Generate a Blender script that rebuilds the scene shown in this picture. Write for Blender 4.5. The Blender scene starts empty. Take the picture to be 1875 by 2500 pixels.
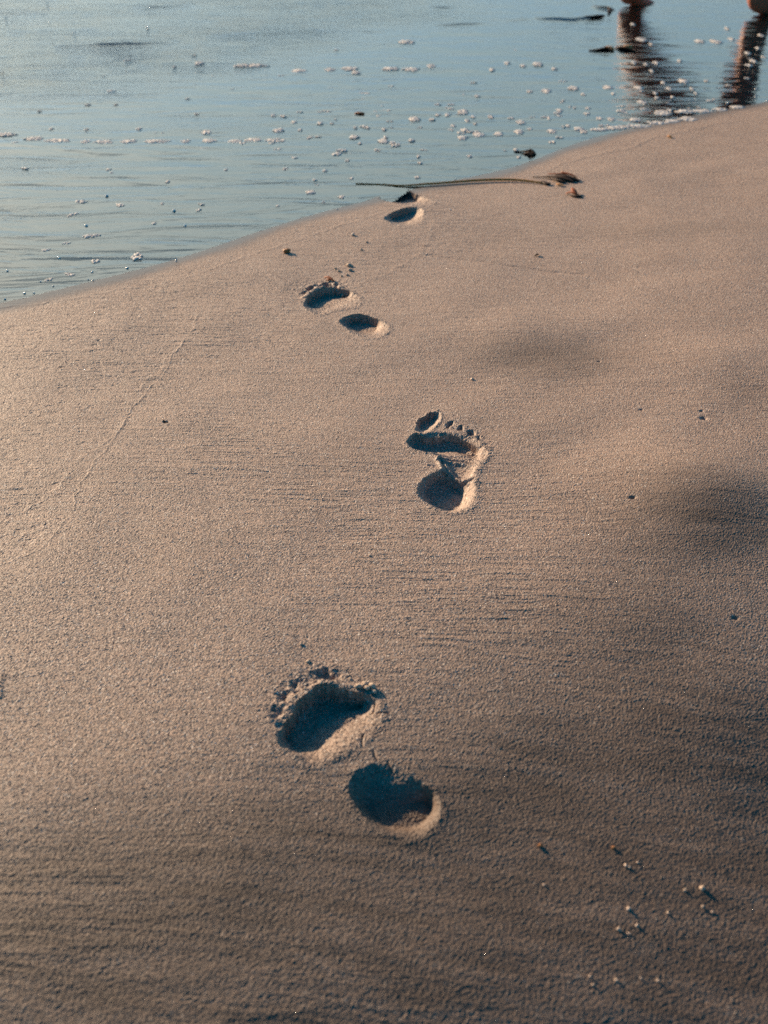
import bpy, bmesh, math, random
import numpy as np
from mathutils import Vector, Matrix

# ------------------------------------------------------------------ camera, sky, sun, exposure
H = 0.712                       # camera height over the water level
PITCH = math.radians(32.0)      # below the horizon
FPX = 2764.0                    # focal length in photo pixels (photo is 1875 x 2500)
sc = bpy.context.scene
COL = sc.collection
cam_d = bpy.data.cameras.new("camera")
cam = bpy.data.objects.new("camera", cam_d)
COL.objects.link(cam)
cam.location = (0, 0, H)
cam.rotation_euler = (math.radians(90) - PITCH, 0, 0)
cam_d.sensor_fit = 'VERTICAL'
cam_d.sensor_height = 24.0
cam_d.lens = 24.0 * FPX / 2500.0
cam_d.clip_start = 0.02
cam_d.clip_end = 5000
cam_d.dof.use_dof = True
cam_d.dof.focus_distance = 1.42
cam_d.dof.aperture_fstop = 4.5
sc.camera = cam

SUN_EL = math.radians(17.0)
SUN_AZ = math.radians(43.0)     # to the left of the view direction
SUN = Vector((-math.sin(SUN_AZ) * math.cos(SUN_EL), math.cos(SUN_AZ) * math.cos(SUN_EL), math.sin(SUN_EL)))
w = bpy.data.worlds.new("World")
sc.world = w
w.use_nodes = True
nt = w.node_tree
nt.nodes.clear()
wo = nt.nodes.new('ShaderNodeOutputWorld')
bg = nt.nodes.new('ShaderNodeBackground')
sky = nt.nodes.new('ShaderNodeTexSky')
sky.sky_type = 'NISHITA'
sky.sun_disc = False
sky.sun_elevation = SUN_EL
sky.sun_rotation = -SUN_AZ
sky.air_density = 1.0
sky.dust_density = 0.3
sky.ozone_density = 2.0
tint = nt.nodes.new('ShaderNodeMix')
tint.data_type = 'RGBA'
tint.blend_type = 'MULTIPLY'
tint.inputs[0].default_value = 1.0
nt.links.new(sky.outputs[0], tint.inputs[6])
# tint added to the sky: bright low band for water reflections, teal fill overhead
tc = nt.nodes.new('ShaderNodeTexCoord')
sx = nt.nodes.new('ShaderNodeSeparateXYZ')
nt.links.new(tc.outputs['Generated'], sx.inputs[0])
rp = nt.nodes.new('ShaderNodeValToRGB')
nt.links.new(sx.outputs['Z'], rp.inputs[0])
SKY_STOPS = [(0.0, (0.30, 0.42, 0.70)), (0.10, (0.56, 0.66, 0.84)), (0.15, (0.95, 0.93, 0.84)), (0.23, (1.66, 1.42, 1.06)), (0.34, (3.45, 2.52, 1.56)), (0.48, (1.2, 1.14, 0.84)), (0.64, (0.0, 0.72, 0.98)), (1.0, (0.0, 0.62, 0.92))]
el_ = rp.color_ramp.elements
el_[0].position = SKY_STOPS[0][0]; el_[0].color = (*SKY_STOPS[0][1], 1)
el_[1].position = SKY_STOPS[-1][0]; el_[1].color = (*SKY_STOPS[-1][1], 1)
for p_, c_ in SKY_STOPS[1:-1]:
    e_ = el_.new(p_); e_.color = (*c_, 1)
# bright band kept to directions the water reflects; teal shadow fill everywhere else
sv = nt.nodes.new('ShaderNodeVectorMath'); sv.operation = 'DOT_PRODUCT'
nt.links.new(tc.outputs['Generated'], sv.inputs[0]); sv.inputs[1].default_value = (-0.10, 0.995, 0.0)
sr = nt.nodes.new('ShaderNodeMapRange'); sr.interpolation_type = 'SMOOTHSTEP'
nt.links.new(sv.outputs['Value'], sr.inputs['Value'])
sr.inputs['From Min'].default_value = 0.55; sr.inputs['From Max'].default_value = 0.88
dk = nt.nodes.new('ShaderNodeMix'); dk.data_type = 'RGBA'
nt.links.new(sr.outputs[0], dk.inputs[0])
dk.inputs[6].default_value = (0.01, 0.48, 0.68, 1)
nt.links.new(rp.outputs[0], dk.inputs[7])
nt.links.new(dk.outputs[2], tint.inputs[7])
nt.links.new(tint.outputs[2], bg.inputs[0])
bg.inputs[1].default_value = 0.10
nt.links.new(bg.outputs[0], wo.inputs[0])

sun_d = bpy.data.lights.new("sun", 'SUN')
sun_d.energy = 5.0
sun_d.angle = math.radians(0.5)
sun_d.color = (1.0, 0.765, 0.52)
sun = bpy.data.objects.new("sun", sun_d)
COL.objects.link(sun)
sun.rotation_euler = (-SUN).to_track_quat('-Z', 'Y').to_euler()
sun.location = SUN * 50

sc.view_settings.view_transform = 'Standard'
sc.view_settings.look = 'None'
sc.view_settings.gamma = 1.0
sc.view_settings.use_curve_mapping = False
sc.view_settings.exposure = 0.76
sc.render.engine = 'CYCLES'
sc.cycles.max_bounces = 6
sc.cycles.diffuse_bounces = 1
sc.cycles.transparent_max_bounces = 8
sc.cycles.use_denoising = False

rng = np.random.default_rng(7)
random.seed(7)

# ------------------------------------------------------------------ node helpers
def mat(name):
    m = bpy.data.materials.new(name)
    m.use_nodes = True
    t = m.node_tree
    t.nodes.clear()
    out = t.nodes.new('ShaderNodeOutputMaterial')
    return m, t, out

def node(t, kind, **kw):
    n = t.nodes.new(kind)
    for k, v in kw.items():
        setattr(n, k, v)
    return n

def setin(n, **kw):
    for k, v in kw.items():
        n.inputs[k.replace('_', ' ')].default_value = v
    return n

def math_n(t, op, a, b=None, c=None, clamp=False):
    n = t.nodes.new('ShaderNodeMath')
    n.operation = op
    n.use_clamp = clamp
    for i, v in enumerate((a, b, c)):
        if v is None:
            continue
        if isinstance(v, (int, float)):
            n.inputs[i].default_value = v
        else:
            t.links.new(v, n.inputs[i])
    return n.outputs[0]

def mixc(t, fac, a, b, blend='MIX'):
    n = t.nodes.new('ShaderNodeMix')
    n.data_type = 'RGBA'
    n.blend_type = blend
    for i, v in ((0, fac), (6, a), (7, b)):
        if isinstance(v, (int, float)):
            n.inputs[i].default_value = v
        elif isinstance(v, tuple):
            n.inputs[i].default_value = v if len(v) == 4 else (*v, 1)
        else:
            t.links.new(v, n.inputs[i])
    return n.outputs[2]

def noise_n(t, vec, scale, detail=2, rough=0.5, dist=0.0):
    n = t.nodes.new('ShaderNodeTexNoise')
    n.inputs['Scale'].default_value = scale
    n.inputs['Detail'].default_value = detail
    n.inputs['Roughness'].default_value = rough
    n.inputs['Distortion'].default_value = dist
    t.links.new(vec, n.inputs['Vector'])
    return n

def scaled_pos(t, sx, sy, sz=1.0, rot=0.0):
    g = t.nodes.new('ShaderNodeNewGeometry')
    m = t.nodes.new('ShaderNodeMapping')
    m.inputs['Scale'].default_value = (sx, sy, sz)
    m.inputs['Rotation'].default_value = (0, 0, rot)
    t.links.new(g.outputs['Position'], m.inputs['Vector'])
    return m.outputs['Vector']

def ramp(t, fac, a, b, lo=0.0, hi=1.0):
    n = t.nodes.new('ShaderNodeMapRange')
    n.inputs['From Min'].default_value = a
    n.inputs['From Max'].default_value = b
    n.inputs['To Min'].default_value = lo
    n.inputs['To Max'].default_value = hi
    t.links.new(fac, n.inputs['Value'])
    return n.outputs[0]

# ------------------------------------------------------------------ materials
def sand_material():
    m, t, out = mat("wet_sand")
    bs = node(t, 'ShaderNodeBsdfPrincipled')
    pos = scaled_pos(t, 1, 1, 1)
    wet = node(t, 'ShaderNodeAttribute', attribute_name='wet').outputs['Fac']
    dark = node(t, 'ShaderNodeAttribute', attribute_name='mineral_vignette').outputs['Fac']
    # grains: every grain its own tone
    v = node(t, 'ShaderNodeTexVoronoi')
    v.inputs['Scale'].default_value = 1050
    t.links.new(pos, v.inputs['Vector'])
    sep = node(t, 'ShaderNodeSeparateColor')
    t.links.new(v.outputs['Color'], sep.inputs[0])
    g1 = ramp(t, sep.outputs[0], 0, 1, 0.58, 1.42)
    big = noise_n(t, pos, 7, 4, 0.6).outputs['Fac']
    mid = noise_n(t, scaled_pos(t, 14, 70, 14), 1.0, 4, 0.62).outputs['Fac']
    base = mixc(t, ramp(t, big, 0.3, 0.7), (0.405, 0.274, 0.198), (0.452, 0.312, 0.230))
    base = mixc(t, ramp(t, mid, 0.35, 0.7, 0, 0.30), base, (0.270, 0.200, 0.160))
    hue = mixc(t, ramp(t, sep.outputs[1], 0.0, 1.0), (1.10, 0.95, 0.86), (0.90, 1.03, 1.10))
    base = mixc(t, 0.55, base, hue, 'MULTIPLY')
    # a few black mineral grains, a few white quartz grains
    base = mixc(t, math_n(t, 'LESS_THAN', sep.outputs[2], 0.09), base, (0.06, 0.05, 0.05))
    base = mixc(t, math_n(t, 'GREATER_THAN', sep.outputs[2], 0.975), base, (0.80, 0.72, 0.62))
    sc_ = node(t, 'ShaderNodeVectorMath', operation='SCALE')
    t.links.new(base, sc_.inputs[0])
    t.links.new(g1, sc_.inputs['Scale'])
    base = sc_.outputs[0]
    base = mixc(t, math_n(t, 'MULTIPLY', dark, 0.95), base, (0.115, 0.074, 0.050))  # dark mineral sand, together with the painted vignette
    base = mixc(t, math_n(t, 'MULTIPLY', wet, 0.75), base, (0.080, 0.062, 0.052))
    t.links.new(base, bs.inputs['Base Color'])
    t.links.new(ramp(t, wet, 0.0, 1.0, 0.62, 0.32), bs.inputs['Roughness'])
    t.links.new(ramp(t, wet, 0.0, 1.0, 0.35, 0.35), bs.inputs['Specular IOR Level'])
    # grain relief
    b1 = node(t, 'ShaderNodeBump')
    b1.inputs['Distance'].default_value = 0.0006
    t.links.new(ramp(t, wet, 0.0, 0.9, 0.62, 0.08), b1.inputs['Strength'])
    n1 = noise_n(t, pos, 1000, 2, 0.6).outputs['Fac']
    hgt = math_n(t, 'ADD', math_n(t, 'MULTIPLY', v.outputs['Distance'], -0.5), n1)
    t.links.new(hgt, b1.inputs['Height'])
    t.links.new(b1.outputs[0], bs.inputs['Normal'])
    t.links.new(bs.outputs[0], out.inputs[0])
    return m

def water_material():
    m, t, out = mat("shallow_water")
    pos = scaled_pos(t, 1, 1, 1)
    chop = node(t, 'ShaderNodeAttribute', attribute_name='chop').outputs['Fac']
    fr = node(t, 'ShaderNodeFresnel')
    fr.inputs['IOR'].default_value = 1.9
    gl = node(t, 'ShaderNodeBsdfGlossy')
    gl.inputs['Color'].default_value = (1, 1, 1, 1)
    gl.inputs['Roughness'].default_value = 0.03
    tr = node(t, 'ShaderNodeBsdfTransparent')
    tr.inputs['Color'].default_value = (0.80, 0.86, 0.86, 1)
    # broad swash streaks, then fine capillary ripples
    n1 = noise_n(t, scaled_pos(t, 3.2, 13, 1, -0.12), 1.0, 3, 0.5, 1.2).outputs['Fac']
    n2 = noise_n(t, scaled_pos(t, 30, 75, 1, 0.15), 1.0, 3, 0.6, 0.6).outputs['Fac']
    n3 = noise_n(t, scaled_pos(t, 110, 170, 1), 1.0, 3, 0.6, 0.3).outputs['Fac']
    b1 = node(t, 'ShaderNodeBump')
    b1.inputs['Distance'].default_value = 0.012
    b1.inputs['Strength'].default_value = 0.35
    t.links.new(n1, b1.inputs['Height'])
    b2 = node(t, 'ShaderNodeBump')
    b2.inputs['Distance'].default_value = 0.004
    t.links.new(ramp(t, chop, 0, 1, 0.035, 0.6), b2.inputs['Strength'])
    t.links.new(n2, b2.inputs['Height'])
    t.links.new(b1.outputs[0], b2.inputs['Normal'])
    b3 = node(t, 'ShaderNodeBump')
    b3.inputs['Distance'].default_value = 0.0022
    t.links.new(ramp(t, chop, 0, 1, 0.04, 0.9), b3.inputs['Strength'])
    t.links.new(n3, b3.inputs['Height'])
    t.links.new(b2.outputs[0], b3.inputs['Normal'])
    for n in (fr, gl):
        t.links.new(b3.outputs[0], n.inputs['Normal'])
    mx = node(t, 'ShaderNodeMixShader')
    t.links.new(fr.outputs[0], mx.inputs[0])
    t.links.new(tr.outputs[0], mx.inputs[1])
    t.links.new(gl.outputs[0], mx.inputs[2])
    t.links.new(mx.outputs[0], out.inputs[0])
    return m

def plain(name, col, rough=0.6, spec=0.4, var=0.25, scale=120, bump=0.0, sss=0.0, coat=0.0):
    m, t, out = mat(name)
    bs = node(t, 'ShaderNodeBsdfPrincipled')
    pos = scaled_pos(t, 1, 1, 1)
    n = noise_n(t, pos, scale, 4, 0.6).outputs['Fac']
    lo = tuple(c * (1 - var) for c in col)
    hi = tuple(min(1, c * (1 + var)) for c in col)
    t.links.new(mixc(t, ramp(t, n, 0.3, 0.7), lo, hi), bs.inputs['Base Color'])
    bs.inputs['Roughness'].default_value = rough
    bs.inputs['Specular IOR Level'].default_value = spec
    bs.inputs['Coat Weight'].default_value = coat
    if sss:
        bs.inputs['Subsurface Weight'].default_value = sss
        bs.inputs['Subsurface Radius'].default_value = (0.012, 0.005, 0.003)
    if bump:
        b = node(t, 'ShaderNodeBump')
        b.inputs['Distance'].default_value = bump
        b.inputs['Strength'].default_value = 0.8
        t.links.new(n, b.inputs['Height'])
        t.links.new(b.outputs[0], bs.inputs['Normal'])
    t.links.new(bs.outputs[0], out.inputs[0])
    return m

M_SAND = sand_material()
M_WATER = water_material()
M_FOAM = plain("sea_foam", (0.74, 0.65, 0.57), 0.6, 0.35, 0.10, 400)
M_BUBBLE = plain("bubble_film", (0.75, 0.70, 0.64), 0.16, 1.0, 0.10, 300, coat=0.6)
M_CLOD = plain("damp_sand_clod", (0.62, 0.455, 0.33), 0.85, 0.3, 0.30, 1200, 0.0008)
M_PEBBLE_OR = plain("ochre_pebble", (0.36, 0.135, 0.035), 0.5, 0.5, 0.35, 500, 0.0004)
M_PEBBLE_PALE = plain("pale_shell_grit", (0.72, 0.52, 0.38), 0.5, 0.5, 0.25, 700, 0.0004)
M_WEED = plain("dark_brown_seaweed", (0.045, 0.016, 0.006), 0.65, 0.25, 0.5, 200, 0.0006)
M_WEED_RED = plain("rust_red_seaweed", (0.34, 0.080, 0.020), 0.6, 0.3, 0.4, 300, 0.0006)
M_STEM = plain("olive_brown_kelp", (0.50, 0.20, 0.04), 0.55, 0.3, 0.35, 150, 0.0005)
M_SKIN = plain("tanned_skin", (0.42, 0.115, 0.055), 0.5, 0.45, 0.12, 30, 0, 0.15)
M_SHORTS = plain("navy_cloth", (0.03, 0.04, 0.07), 0.9, 0.2, 0.2, 60, 0.0008)
M_SHIRT = plain("faded_grey_cotton", (0.22, 0.20, 0.19), 0.9, 0.2, 0.2, 60, 0.0008)
M_HAIR = plain("dark_brown_hair", (0.04, 0.022, 0.012), 0.5, 0.4, 0.4, 300, 0.001)

# ------------------------------------------------------------------ numeric helpers
_T = rng.random((512, 512)).astype(np.float32)
def vn(x, y, seed=0):
    """smooth value noise, -1..1"""
    x = x + seed * 37.13; y = y + seed * 91.7
    xi = np.floor(x).astype(np.int32); yi = np.floor(y).astype(np.int32)
    fx = (x - xi).astype(np.float32); fy = (y - yi).astype(np.float32)
    fx = fx * fx * (3 - 2 * fx); fy = fy * fy * (3 - 2 * fy)
    a = _T[xi & 511, yi & 511]; b = _T[(xi + 1) & 511, yi & 511]
    c = _T[xi & 511, (yi + 1) & 511]; d = _T[(xi + 1) & 511, (yi + 1) & 511]
    return ((a * (1 - fx) + b * fx) * (1 - fy) + (c * (1 - fx) + d * fx) * fy) * 2 - 1

def fbm(x, y, n=3, seed=0, g=0.55):
    s = 0; a = 1.0; k = 1.0
    for i in range(n):
        s = s + a * vn(x * k, y * k, seed + i * 3)
        a *= g; k *= 2.03
    return s

def sstep(a, b, x):
    t = np.clip((x - a) / (b - a), 0, 1)
    return t * t * (3 - 2 * t)

ROT = cam.rotation_euler.to_matrix()
def ray(px, py):
    return ROT @ Vector(((px - 937.5) / FPX, -(py - 1250.0) / FPX, -1.0))

def on_plane(px, py, z=0.0):
    d = ray(px, py)
    k = (z - H) / d.z
    return (d.x * k, d.y * k)

# shoreline (traced), as Y over X
SHORE_PX = [(0, 745), (100, 716), (200, 691), (300, 668), (400, 642), (500, 612), (600, 574), (700, 542), (800, 512),
            (900, 490), (1000, 462), (1050, 451), (1150, 432), (1250, 411), (1300, 393), (1400, 350), (1500, 322),
            (1600, 300), (1700, 280), (1800, 262), (1875, 248)]
_s = np.array([on_plane(*p) for p in SHORE_PX])
_sl = (_s[1] - _s[0]); _sr = (_s[-1] - _s[-2])
SX = np.concatenate([[-400, _s[0, 0] - 0.8], _s[:, 0], [_s[-1, 0] + 1.5, 400]])
SY = np.concatenate([[_s[0, 1] - 90, _s[0, 1] - 0.30], _s[:, 1], [_s[-1, 1] + 1.3, _s[-1, 1] + 320]])
def shore(X):
    """inland distance is shore(X) - Y, smoothed"""
    acc = 0
    for o in (-0.06, -0.03, 0, 0.03, 0.06):
        acc = acc + np.interp(X + o, SX, SY)
    return acc / 5

MOUNDS = []   # (px, py, height, sigma_x, sigma_y)
for px, py, a, s1, s2 in [(1690, 1215, 0.0160, 0.075, 0.075), (1745, 900, 0.0075, 0.085, 0.07),
                          (1270, 815, 0.0045, 0.07, 0.06), (1480, 1480, 0.0050, 0.10, 0.08),
                          (1800, 620, 0.0060, 0.10, 0.14), (330, 1500, 0.0020, 0.12, 0.08), (1030, 484, 0.0030, 0.045, 0.05),
                          (1300, 1000, 0.0018, 0.09, 0.06), (1700, 1750, 0.0050, 0.07, 0.06)]:
    x, y = on_plane(px, py, 0.02)
    MOUNDS.append((x, y, a, s1, s2))

def base(X, Y):
    s = (shore(X) - Y) * 0.92
    near = np.clip(s, -60, 60)
    z = np.where(near > 0, 0.020 * near + 0.004 * (1 - np.exp(-np.maximum(near, 0) / 0.25)), 0.022 * near)
    z = z + np.where(s > 3, (s.clip(0, 60) - 3) * 0.02, 0) if np.ndim(s) else z
    # the beach rolls down and away from the sun towards the camera
    q = 0.68 * X - 0.73 * Y
    for q0, q1, g in ((-0.75, -0.22, 0.132),):
        t = np.clip((q - q0) / (q1 - q0), 0, 1)
        z = z - g * (q1 - q0) * (t ** 3 - t ** 4 / 2) - g * np.clip(q - q1, 0, 0.35)
    t = np.clip((0.88 - Y) / 0.5, 0, 1)
    z = z - 0.070 * 0.5 * (t ** 3 - t ** 4 / 2)
    for x, y, a, s1, s2 in MOUNDS:
        z = z + a * np.exp(-((X - x) / s1) ** 2 * 0.5 - ((Y - y) / s2) ** 2 * 0.5)
    f = np.clip(s / 0.3, 0, 1)
    z = z + 0.0022 * vn(X * 5 + 3, Y * 5, 11) * f + 0.0011 * vn(X * 13, Y * 13 + 2, 12) * f
    return z

def at(px, py, dz=0.0):
    """where the line through a photo pixel meets the beach (dz above or below its surface)"""
    z = 0.0
    for _ in range(12):
        x, y = on_plane(px, py, z)
        z = 0.5 * z + 0.5 * (float(base(np.array([x]), np.array([y]))[0]) + dz)
    return (x, y, z)

def at_water(px, py, z=0.0):
    x, y = on_plane(px, py, z)
    return (x, y, z)

def smooth_closed(P, n=8):
    P = np.array(P, float); N = len(P); out = []
    for i in range(N):
        p0, p1, p2, p3 = P[i - 1], P[i], P[(i + 1) % N], P[(i + 2) % N]
        for k in range(n):
            t = k / n
            out.append(0.5 * ((2 * p1) + (-p0 + p2) * t + (2 * p0 - 5 * p1 + 4 * p2 - p3) * t * t + (-p0 + 3 * p1 - 3 * p2 + p3) * t ** 3))
    return np.array(out)

def seg_dist(X, Y, P, closed=True):
    d = np.full(X.shape, 1e9)
    n = len(P)
    for i in range(n if closed else n - 1):
        a = P[i]; b = P[(i + 1) % n]
        ab = b - a
        L = max(ab @ ab, 1e-14)
        t = np.clip(((X - a[0]) * ab[0] + (Y - a[1]) * ab[1]) / L, 0, 1)
        d = np.minimum(d, (X - a[0] - t * ab[0]) ** 2 + (Y - a[1] - t * ab[1]) ** 2)
    return np.sqrt(d)

def inside(X, Y, P):
    r = np.zeros(X.shape, bool); n = len(P)
    for i in range(n):
        x1, y1 = P[i]; x2, y2 = P[(i + 1) % n]
        c = ((y1 > Y) != (y2 > Y))
        if not c.any():
            continue
        xi = (x2 - x1) * (Y - y1) / (y2 - y1 + 1e-15) + x1
        r ^= c & (X < xi)
    return r

# ------------------------------------------------------------------ the heightfield grid
def spacing(a, b, f):
    v = [a]
    while v[-1] < b:
        v.append(v[-1] + f(v[-1]))
    return v

def xs_step(x):
    ax = abs(x)
    if ax < 0.46: return 0.00105
    return 0.00105 + 0.0045 * min(1.0, (ax - 0.46) / 1.2) + max(0, ax - 1.9) * 0.16
def ys_step(y):
    s = 0.00105 * max(1.0, y / 0.95) ** 1.15
    if y > 5.6: s += (y - 5.6) * 0.16
    return s
xp = spacing(0.0, 450.0, xs_step)
GX = np.array([-v for v in xp[:0:-1]] + xp)
yneg = spacing(0.0, 60.0, lambda v: 0.004 + v * 0.25)
GY = np.array([0.43 - v for v in yneg[:0:-1]] + spacing(0.43, 450.0, ys_step))
print("grid", len(GX), len(GY), len(GX) * len(GY))
X, Y = np.meshgrid(GX, GY)
Z = base(X, Y)
S = (shore(X) - Y) * 0.92

# ------------------------------------------------------------------ footprints
def crop(ox, oy, k, pts):
    return [(ox + x * k, oy + y * k) for x, y in pts]

C1 = lambda p: crop(600, 1560, 0.33153, p)
C2 = lambda p: crop(900, 950, 0.24111, p)
C3 = lambda p: crop(640, 440, 0.33755, p)

def ground(pts, dz=0.0, n=6):
    return smooth_closed([at(px, py, dz)[:2] for px, py in pts], n)

NOI = None
fp_mask = {}
def carve(pts, depth, wall=None, floor=None, rim=0.0, rimw=0.006, key=None, wob=0.0012, power=1.0, dirp=0.55):
    global Z
    P = ground(pts)
    F = ground(floor, -depth) if floor else None
    lo = P.min(0) - 0.03; hi = P.max(0) + 0.03
    i0, i1 = np.searchsorted(GX, [lo[0], hi[0]]); j0, j1 = np.searchsorted(GY, [lo[1], hi[1]])
    x = X[j0:j1, i0:i1]; y = Y[j0:j1, i0:i1]
    d = seg_dist(x, y, P)
    ins = inside(x, y, P)
    sd = np.where(ins, d, -d) + wob * fbm(x * 180, y * 180, 2, 5) + 0.6 * wob * vn(x * 70, y * 70, 9)
    di = sd.clip(0)
    if F is not None:
        dF = seg_dist(x, y, F); inF = inside(x, y, F)
        dF = np.where(inF, 0, dF)
        t = di / (di + dF + 1e-6)
    else:
        t = np.clip(di / wall, 0, 1)
    if dirp:
        # the wall on the sun's side is crisp, the opposite lip flares out softly
        c = P.mean(0); rad = np.sqrt(((P - c) ** 2).sum(1)).mean()
        dv = np.clip(((x - c[0]) * 0.68 - (y - c[1]) * 0.73) / rad, -1, 1)
        power = power * np.where(dv > 0, 1 + 1.3 * dirp * dv, 1 + 0.5 * dirp * dv)
    t = t ** power
    prof = 0.5 * t * t * (3 - 2 * t) + 0.5 * t
    z = Z[j0:j1, i0:i1]
    z -= depth * prof
    if rim:
        z += 0.55 * rim * np.exp(-((sd) / rimw) ** 2) * (1 + 0.5 * vn(x * 90, y * 90, 21))
    if key is not None:
        m = fp_mask.setdefault(key, np.zeros(X.shape, bool))
        m[j0:j1, i0:i1] |= sd > -0.004

# --- nearest footprint
carve(C1([(590, 335), (700, 362), (800, 380), (880, 405), (945, 430), (1010, 500), (1010, 620), (930, 720), (820, 790), (720, 850),
          (610, 900), (520, 940), (430, 930), (360, 870), (270, 800), (238, 720), (262, 660), (330, 570), (390, 470), (470, 395), (530, 345)]),
      0.0175, floor=C1([(590, 390), (700, 420), (800, 440), (890, 480), (850, 520), (730, 530), (610, 560), (500, 655), (430, 780), (360, 800),
                       (290, 740), (310, 660), (390, 560), (480, 450)]), rim=0.0005, rimw=0.003, key=0, power=0.9)
carve(C1([(760, 1080), (800, 990), (880, 930), (1000, 910), (1120, 940), (1230, 1000), (1330, 1080), (1420, 1170), (1450, 1260),
          (1420, 1370), (1330, 1450), (1200, 1480), (1060, 1440), (950, 1390), (860, 1310), (790, 1210)]),
      0.0130, dirp=0.35, floor=C1([(900, 1240), (1000, 1260), (1130, 1240), (1250, 1200), (1340, 1200), (1360, 1270), (1290, 1350), (1160, 1380), (1030, 1360), (950, 1310)]),
      rim=0.0006, rimw=0.006, key=0, power=1.0)
carve(C1([(500, 235), (560, 205), (640, 205), (710, 235), (745, 285), (720, 330), (640, 320), (560, 310), (500, 290)]), 0.0050, wall=0.014, rim=0.0008, rimw=0.003, key=0, wob=0.0045)
carve(C1([(320, 290), (380, 275), (430, 290), (425, 330), (370, 370), (325, 350)]), 0.0036, wall=0.010, rim=0.0006, rimw=0.003, key=0, wob=0.0045)
carve(C1([(250, 400), (300, 370), (340, 390), (330, 440), (270, 480), (235, 460)]), 0.0034, wall=0.010, rim=0.0006, rimw=0.003, key=0, wob=0.0045)
carve(C1([(200, 530), (250, 500), (300, 510), (290, 570), (230, 610), (190, 590)]), 0.0034, wall=0.010, rim=0.0006, rimw=0.003, key=0, wob=0.0045)
carve(C1([(215, 620), (250, 600), (290, 620), (275, 660), (235, 670)]), 0.003, wall=0.005, key=0, wob=0.002)
# --- second footprint
carve(C2([(430, 470), (560, 440), (800, 440), (1040, 480), (1180, 570), (1230, 660), (1160, 740), (1110, 850), (1090, 960), (1100, 1080),
          (1060, 1180), (950, 1250), (800, 1260), (690, 1220), (570, 1140), (490, 1060), (500, 970), (600, 870), (740, 800),
          (700, 720), (640, 650), (480, 620), (380, 550)]), 0.0055, wall=0.020, rim=0.0010, rimw=0.005, key=1)
carve(C2([(385, 540), (420, 480), (480, 440), (560, 468), (680, 472), (800, 455), (900, 475), (1010, 520), (1100, 570), (1180, 620),
          (1190, 680), (1120, 730), (1050, 700), (960, 640), (840, 640), (700, 630), (620, 640), (520, 625), (430, 590)]),
      0.0085, floor=C2([(450, 540), (520, 510), (700, 510), (850, 510), (980, 560), (1080, 610), (1060, 650), (900, 590), (760, 580), (620, 600), (500, 590)]),
      rim=0.0004, rimw=0.003, key=1, power=0.8)
carve(C2([(495, 1010), (560, 910), (680, 840), (800, 830), (930, 890), (1050, 910), (1080, 1000), (1085, 1110), (1040, 1180),
          (940, 1235), (800, 1245), (690, 1212), (580, 1140), (500, 1070)]),
      0.0125, floor=C2([(590, 1040), (640, 960), (740, 920), (850, 960), (930, 1010), (930, 1110), (860, 1170), (750, 1170), (650, 1130)]),
      key=1, power=0.75)
carve(C2([(470, 410), (490, 330), (580, 262), (660, 236), (730, 250), (725, 320), (660, 400), (600, 445), (530, 450), (490, 430)]),
      0.0085, floor=C2([(520, 380), (560, 320), (640, 290), (640, 330), (580, 390), (540, 410)]), rim=0.0012, rimw=0.003, key=1, power=0.7)
for q in ([(770, 395), (780, 345), (830, 318), (875, 325), (860, 365), (810, 400)], [(895, 415), (905, 375), (940, 362), (975, 385), (960, 410), (920, 425)],
          [(990, 460), (1000, 420), (1050, 412), (1090, 440), (1080, 470), (1030, 480)], [(1090, 510), (1100, 480), (1130, 475), (1145, 500), (1120, 520)]):
    carve(C2(q), 0.0045, wall=0.0055, rim=0.0008, rimw=0.003, key=1, wob=0.0012)
# --- third footprint
carve(C3([(298, 895), (335, 840), (395, 800), (450, 782), (560, 782), (640, 805), (690, 835), (710, 865), (690, 915), (600, 935), (510, 950),
          (440, 975), (385, 965), (325, 930)]),
      0.0125, floor=C3([(318, 895), (350, 865), (410, 825), (480, 805), (590, 812), (655, 838), (615, 855), (500, 850), (430, 880), (390, 925), (345, 920)]), rim=0.0006, rimw=0.004, key=2, power=0.85)
carve(C3([(560, 1020), (610, 985), (700, 968), (800, 995), (870, 1025), (920, 1065), (910, 1110), (840, 1140), (740, 1138), (650, 1100), (590, 1060)]),
      0.013, floor=C3([(640, 1040), (710, 1015), (790, 1040), (830, 1070), (790, 1100), (720, 1095), (660, 1070)]), rim=0.0012, rimw=0.006, key=2, power=0.85)
for q in ([(320, 790), (335, 765), (385, 762), (380, 785), (345, 805)], [(430, 765), (445, 740), (510, 742), (520, 765), (470, 778)],
          [(520, 778), (520, 752), (565, 758), (575, 780), (545, 790)], [(275, 825), (290, 805), (325, 805), (320, 825)]):
    carve(C3(q), 0.0065, wall=0.009, rim=0.0010, rimw=0.004, key=2, wob=0.002)
# --- fourth footprint, its toes under the water
carve(C3([(850, 125), (900, 75), (990, 50), (1060, 75), (1120, 105), (1215, 130), (1250, 160), (1235, 190), (1170, 195), (1090, 185), (980, 168), (900, 150)]),
      0.0125, floor=C3([(900, 115), (960, 90), (1010, 100), (1090, 135), (1120, 155), (1060, 160), (980, 140)]), rim=0.0003, rimw=0.010, key=3, power=0.8)
carve(C3([(885, 275), (940, 235), (1020, 205), (1100, 195), (1160, 215), (1165, 280), (1130, 315), (1060, 335), (980, 325), (920, 305)]),
      0.013, floor=C3([(920, 275), (980, 245), (1060, 240), (1080, 270), (1050, 290), (980, 300)]), rim=0.0012, rimw=0.010, key=3, power=0.8)

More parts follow.
